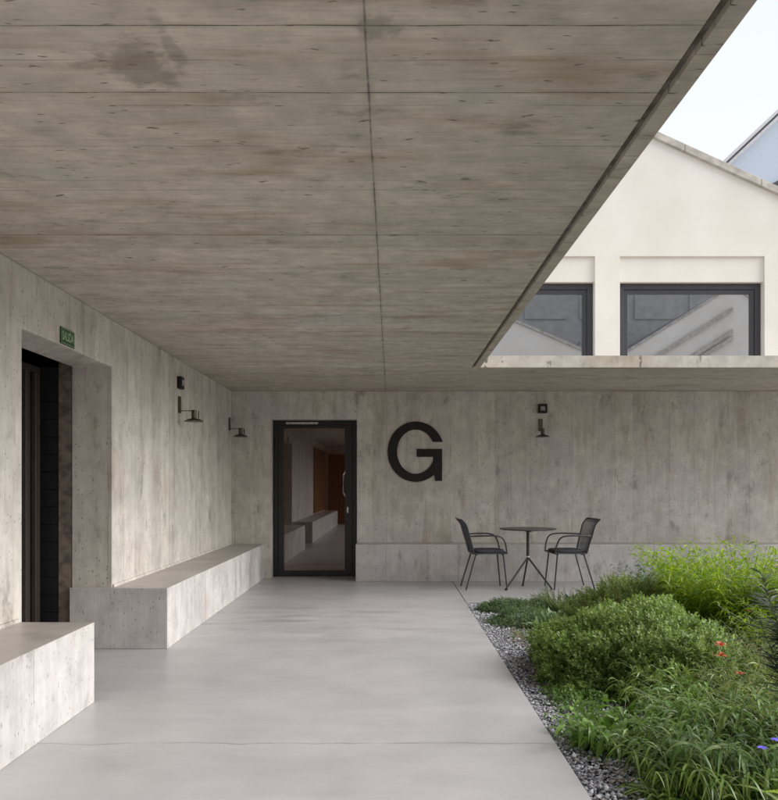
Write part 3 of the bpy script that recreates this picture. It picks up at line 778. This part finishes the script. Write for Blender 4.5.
# feathery fronds
def feathery(c, n, H, mat, label, name='feathery_plant', spread=.35, group=None, fl=.03):
    root = empty(name, (c[0], c[1], -.05), 0, label, 'plant', group)
    f = Fol(); a = RNG.random(n)*2*PI; r = spread*np.sqrt(RNG.random(n)); hh = H*(.55+.5*RNG.random(n))
    B = np.stack([np.cos(a)*r, np.sin(a)*r, np.zeros(n)], 1)
    D_ = nrm(np.stack([np.cos(a)*.45, np.sin(a)*.45, np.ones(n)], 1)+RNG.normal(size=(n,3))*.22)
    cl = .15+.35*RNG.random(n)
    f.add(*leaves(B, D_, hh, .005, cl, 5, lambda t: 1-.6*t, .1))
    side = nrm(np.cross(D_, np.tile([0,0,1.],(n,1))+RNG.normal(size=(n,3))*.2))
    for k in range(16):
        t = .25+.75*k/16
        P_ = B+D_*(hh*t)[:,None]-np.array([0,0,1.])*(cl*hh*t*t)[:,None]
        for s in (-1, 1):
            f.add(*leaves(P_, side*s+D_*.5, fl*(1.35-t)*(.8+.4*RNG.random(n)), .008, .2, 2, lambda q: 1-.7*q, .2))
    f.build('foliage', mat, root); return root
feathery((1.85,8.18), 210, .36, LM['feather'], 'feathery olive fronds standing behind the ground cover, beneath the right-hand chair', spread=.30)
feathery((2.40,8.22), 150, .38, LM['feather'], 'smaller group of feathery fronds standing against the back bench', spread=.22)

# shrubs
mound('round_shrub', (1.66,5.40), .70, 1.05, .52, 9500, .027, .0145, LM['dark'], 'big round small-leaved dark green shrub in the middle of the bed', seed=3, lump=.19, per=12)
mound('round_shrub', (2.12,6.75), .58, .55, .56, 3800, .025, .013, LM['olive'], 'olive brown-tinged shrub directly behind the big round dark one', seed=4, lump=.20, per=11)
leafy_stems('lobed_plant', (2.83,7.9), 90, .66, .10, .028, LM['blue'], 'dark blue-green leafy plant against the back bench, left of the yellow-green clump', spread=.30, per=12, lean=.45, curl=.5)
leafy_stems('willow_leaved_plant', (2.74,6.20), 400, 1.0, .15, .021, LM['bright'], 'tall vivid yellow-green clump of narrow leaves in front of the back bench', spread=.42, per=26, lean=.34, curl=.55, bendout=.22)
leafy_stems('willow_leaved_plant', (3.05,5.35), 260, .68, .12, .016, LM['bright'], 'lower yellow-green clump at the right edge, in front of the tall vivid one', spread=.40, per=22, lean=.6, curl=.6, bendout=.4)

# right-hand mixed planting
mix = 'strap-leaved clumps at the front right'
leafy_stems('wispy_plant', (2.12,4.62), 190, .50, .085, .008, LM['grass'], 'wispy pale green stems with dry tips behind the strap-leaved clumps at the right edge', spread=.42, per=20, lean=.6, curl=.4, bendout=.3)
leafy_stems('wispy_plant', (2.50,4.85), 170, .55, .085, .008, LM['grass'], 'wispy pale green stems cut by the right edge, below the yellow-green clump', spread=.36, per=20, lean=.6, curl=.4, bendout=.3)
leafy_stems('strap_leaved_plant', (1.78,4.10), 120, .46, .15, .015, LM['strap'], 'strap-leaved clump directly right of the big round shrub, behind the glossy broad-leaved one', spread=.26, per=15, lean=.8, curl=.9, bendout=.45, leafang=.9, start=.05, nseg=5, group=mix)
leafy_stems('strap_leaved_plant', (1.56,3.60), 120, .42, .14, .022, LM['fresh'], 'strap-leaved clump between the glossy broad-leaved plant and the violet flowers', spread=.26, per=15, lean=.8, curl=.9, bendout=.45, leafang=.9, start=.05, nseg=5, group=mix)
strappy('strap_leaved_plant', (1.24,3.26), 420, .27, .015, LM['strap'], 'low strap-leaved clump nearest the gravel at the bottom of the bed', spread=.15, group=mix, curl=(.5,1.2))
strappy('strap_leaved_plant', (1.72,3.05), 360, .40, .0145, LM['strap'], 'strap-leaved clump below the violet flowers in the bottom right corner', spread=.18, group=mix)
leafy_stems('strap_leaved_plant', (2.15,3.80), 120, .52, .15, .013, LM['grass'], 'strap-leaved clump at the right edge behind the violet flowers', spread=.26, per=15, lean=.8, curl=.9, bendout=.45, leafang=.9, start=.05, nseg=5, group=mix)
strappy('broadleaf_plant', (1.20,4.02), 420, .24, .030, LM['broad'], 'glossy bright green broad-leaved clump on the gravel in front of the round shrub', spread=.25, curl=(.3,1.3), tilt=(.1,1.3), nseg=6)
strappy('broadleaf_plant', (1.36,3.72), 420, .24, .028, LM['broad'], 'glossy broad-leaved clump tucked between the round shrub and the strap leaves', spread=.17, curl=(.3,1.1), tilt=(.15,1.1), nseg=6)
leafy_stems('strap_leaved_plant', (1.42,3.42), 110, .34, .13, .015, LM['strap'], 'strap-leaved clump spilling over the gravel behind the lowest clump', spread=.22, per=14, lean=.8, curl=.9, bendout=.45, leafang=.9, start=.05, nseg=5, group=mix)
feathery((1.95,4.35), 70, .42, LM['grass'], 'dry-tipped seed stalks rising among the strap leaves below the coral flowers', name='seed_stalk_plant', spread=.35, fl=.022)
feathery((1.62,3.35), 45, .40, LM['olive'], 'thin brownish stalks rising among the strap leaves beside the violet flowers', name='seed_stalk_plant', spread=.30, fl=.02)
mound('creeping_plant', (1.12,4.75), .20, .34, .12, 500, .022, .011, LM['broad'], 'small low green tuft at the gravel edge against the round shrub', 'ground cover', per=8, tl=.05, branch=False, seed=12)
# needle-leaved tall plant reaching in from the right
nr = empty('needle_leaved_shrub', (1.74,3.25,-.05), 0, 'dark narrow-leaved shrub reaching in from the right edge in front of the back bench', 'shrub')
f = Fol(); segs = []
for k in range(17):
    top = Vector((random.uniform(-.10,.20), random.uniform(-.22,.22), random.uniform(.78,1.06)))
    if k % 3 == 0: top = Vector((random.uniform(-.20,-.06), random.uniform(-.2,.2), random.uniform(.62,.98)))
    p = [Vector((top.x*.1+.06, top.y*.1, 0)), Vector((top.x*.4+.05, top.y*.5, top.z*.45)), top]; pp = arc(p, 6); segs.append([tuple(q) for q in pp])
    n = 150; t = .35+.65*RNG.random(n); idx = t*(len(pp)-1.001); P_ = np.array([tuple(pp[int(i)].lerp(pp[int(i)+1], i-int(i))) for i in idx])
    a = RNG.random(n)*2*PI; D_ = np.stack([np.cos(a), np.sin(a), .1+.55*RNG.random(n)], 1)
    f.add(*leaves(P_, D_, .11*(.6+.7*RNG.random(n)), .0095, .15, 3, lambda q: min(1,.4+q*3)*(1-q**2)**.7, .2))
f.build('foliage', LM['needle'], nr); stems_mesh(segs, .0035, M['greenstem'], nr, 'branches')
# long bare shoots leaning left
f = Fol(); P_ = np.array([(-.05,.0,.78),(-.02,.05,.90),(-.05,-.05,.97),(-.05,.0,.70),(-.03,0,.84)]); D_ = np.array([(-1,.1,.10),(-1,-.1,.16),(-1,.2,.45),(-1,0,.05),(-1,.3,.40)])
f.add(*leaves(P_, D_, np.array([.34,.38,.20,.36,.26]), .009, np.array([.0,.1,.0,.15,.0]), 6, lambda q: min(1,.4+q*3)*(1-q**2)**.7, .3)); f.build('long_leaves', LM['needle'], nr)

# flowers
def flower(name, c, r, n, mat, label, group=None, stem=True, tilt=(0,0), petal_w=None):
    root = empty(name, (c[0], c[1], -.05), 0, label, 'flower', group); z = c[2]+.05
    f = Fol(); a = np.arange(n)*2*PI/n+.3; D_ = np.stack([np.cos(a)+tilt[0]*.3, np.sin(a)+tilt[1]*.3, np.full(n,.35) if n < 8 else .2+1.5*RNG.random(n)], 1)
    f.add(*leaves(np.tile([0,0,z],(n,1)), D_, r, r*(.55 if n < 8 else .2), .3, 4, lambda t: (.3+1.4*t)*(1-t**4)**.6 if t < 1 else .1, .12, up=np.tile([0,0,1.],(n,1))))
    f.build('petals', mat, root)
    stems_mesh([[(.02,.02,0),(.012,.0,z*.6),(0,0,z)]], .002, M['greenstem'], root, 'stem')
    return root
vg = 'violet flowers'; rg = 'coral red flower heads'
flower('violet_flower', (1.365,2.86,.318), .022, 6, M['purple'], 'left-hand violet flower, the lower one, above the strap leaves', vg)
flower('violet_flower', (1.415,2.86,.348), .022, 6, M['purple'], 'right-hand violet flower, cut by the picture edge', vg)
flower('coral_flower', (1.95,4.60,.335), .045, 22, M['red'], 'upper coral flower head right of the round shrub', rg)
flower('coral_flower', (1.93,4.55,.285), .040, 22, M['red'], 'lower redder coral flower head right of the round shrub', rg)
flower('coral_flower', (2.62,5.7,.36), .035, 16, M['red'], 'small coral flower head in front of the yellow-green clump', rg)
flower('coral_flower', (1.86,4.15,.275), .03, 16, M['red'], 'small dull coral flower head below the other two, above the strap leaves', rg)
flower('orange_flower', (3.16,6.3,.60), .08, 30, M['orange'], 'pale orange flower head behind the dark narrow-leaved shrub', None)
# lime fern in the corner
leafy_stems('broadleaf_plant', (1.17,3.93), 62, .27, .115, .036, LM['broad'], 'bushy glossy-leaved plant leaning over the gravel in front of the round shrub', spread=.24, per=9, lean=.8, curl=.9, bendout=.5, leafang=.9, start=.1, nseg=5)
fr = empty('lime_fern', (1.42,2.62,-.05), 0, 'bright lime fern frond in the bottom right corner', 'fern')
for (bx, by, bz, dx, dy, dz, L_) in ((0,0,.24,-1,.2,.35,.19),(.02,.05,.24,-.6,.9,.3,.17),(.05,-.05,.22,-.9,-.6,.3,.16),(.06,.02,.26,.9,.3,.4,.2)):
    f = Fol(); d = Vector((dx,dy,dz)).normalized(); sd = d.cross(Vector((0,0,1))).normalized(); n = 26
    t = np.repeat(np.linspace(.12, 1, n//2), 2); P_ = np.array([(bx,by,bz)])+np.outer(t*L_, d)-np.outer(.35*L_*t*t, (0,0,1))
    sg_ = np.tile([1,-1], n//2)[:,None]; D_ = np.array([tuple(sd)])*sg_+np.array([tuple(d)])*.55
    f.add(*leaves(P_, D_, .055*(1.15-t), .014, .15, 3, None, .2, up=np.tile([0,0,1.],(n,1))))
    f.build('frond', LM['lime'], fr)
stems_mesh([[(0,0,0),(0,0,.24)],[(.03,0,0),(.05,-.05,.22)]], .003, M['greenstem'], fr, 'stem')
# dry leaf litter at the gravel margin
n = 900; x = 1.0+RNG.random(n)*.9; y = 2.6+RNG.random(n)*5.6
f = Fol(); f.add(*leaves(np.stack([x,y,np.full(n,-.012)+RNG.random(n)*.01],1), np.stack([RNG.normal(size=n),RNG.normal(size=n),RNG.random(n)*.3],1), .03*(.5+RNG.random(n)), .013, .2, 2))
o = f.build('leaf_litter', M['dry'], None); tag(o, 'brown leaf litter scattered where the gravel meets the planting', 'leaf litter', kind='stuff')
# planting further right, beyond the frame
mound('round_shrub', (4.6,5.6), .9, .9, .6, 2600, .034, .017, LM['dark'], 'round dark green shrub in the bed beyond the right edge of the view', seed=6, per=9)
mound('round_shrub', (4.5,7.5), .8, .7, .6, 2200, .034, .017, LM['olive'], 'olive shrub near the back bench beyond the right edge of the view', seed=7, per=9)
mound('round_shrub', (3.5,3.4), .8, .8, .5, 2600, .03, .015, LM['dark'], 'low dark green shrub in the bed just beyond the right edge of the view', seed=8, per=9)

# ------------------------------------------------------------------ world, sun, camera
w = bpy.data.worlds.new('World'); S.world = w; w.use_nodes = True; nt = w.node_tree
bg = nt.nodes['Background']; sky = nt.nodes.new('ShaderNodeTexSky'); sky.sky_type = 'NISHITA'; sky.sun_disc = False
EL, AZ = 31, 97      # light comes from the open court on the right, a little behind the viewpoint
sky.sun_elevation = math.radians(EL); sky.sun_rotation = math.radians(AZ)
sky.dust_density = 3.0; sky.air_density = 1.0; sky.ozone_density = 1.0
hs = nt.nodes.new('ShaderNodeHueSaturation'); hs.inputs['Saturation'].default_value = .5; hs.inputs['Value'].default_value = 1.0
nt.links.new(sky.outputs[0], hs.inputs['Color']); tcw = nt.nodes.new('ShaderNodeTexCoord'); nw = nt.nodes.new('ShaderNodeTexNoise'); nw.inputs['Scale'].default_value = 2.2; nw.inputs['Detail'].default_value = 5
mpw = nt.nodes.new('ShaderNodeMapping'); mpw.inputs['Scale'].default_value = (1,1,2.5); nt.links.new(tcw.outputs['Generated'], mpw.inputs[0]); nt.links.new(mpw.outputs[0], nw.inputs['Vector'])
rw = nt.nodes.new('ShaderNodeMapRange'); rw.inputs['From Min'].default_value = .3; rw.inputs['From Max'].default_value = .62; rw.inputs['To Min'].default_value = .45; rw.inputs['To Max'].default_value = .95
nt.links.new(nw.outputs['Fac'], rw.inputs['Value'])
mw = nt.nodes.new('ShaderNodeMix'); mw.data_type = 'RGBA'; mw.inputs[7].default_value = (3.15,3.24,3.40,1)      # thin overcast veil
nt.links.new(rw.outputs[0], mw.inputs[0]); nt.links.new(hs.outputs[0], mw.inputs[6]); nt.links.new(mw.outputs[2], bg.inputs[0]); bg.inputs[1].default_value = .15
sd = bpy.data.lights.new('sun', 'SUN'); sd.energy = 2.3; sd.angle = math.radians(55); sd.color = (1, .985, .96)
so = bpy.data.objects.new('sun', sd); COL.objects.link(so)
az = math.radians(AZ); el = math.radians(EL)
d = Vector((math.sin(az)*math.cos(el), math.cos(az)*math.cos(el), math.sin(el)))
so.rotation_euler = d.to_track_quat('Z', 'Y').to_euler(); so.location = (0,0,12)
cam = bpy.data.cameras.new('camera'); co = bpy.data.objects.new('camera', cam); COL.objects.link(co)
co.location = (0,0,1.28); co.rotation_euler = (PI/2,0,0)
cam.sensor_fit = 'HORIZONTAL'; cam.sensor_width = 36; cam.lens = 36; cam.shift_x = -2/778; cam.shift_y = 86/778
cam.clip_end = 500; cam.clip_start = .05; S.camera = co
S.render.resolution_x = 996; S.render.resolution_y = 1024
S.view_settings.view_transform = 'Standard'; S.view_settings.look = 'None'; S.view_settings.gamma = 1; S.view_settings.exposure = 1.05
S.render.engine = 'CYCLES'
S.cycles.max_bounces = 10; S.cycles.diffuse_bounces = 5; S.cycles.transparent_max_bounces = 12
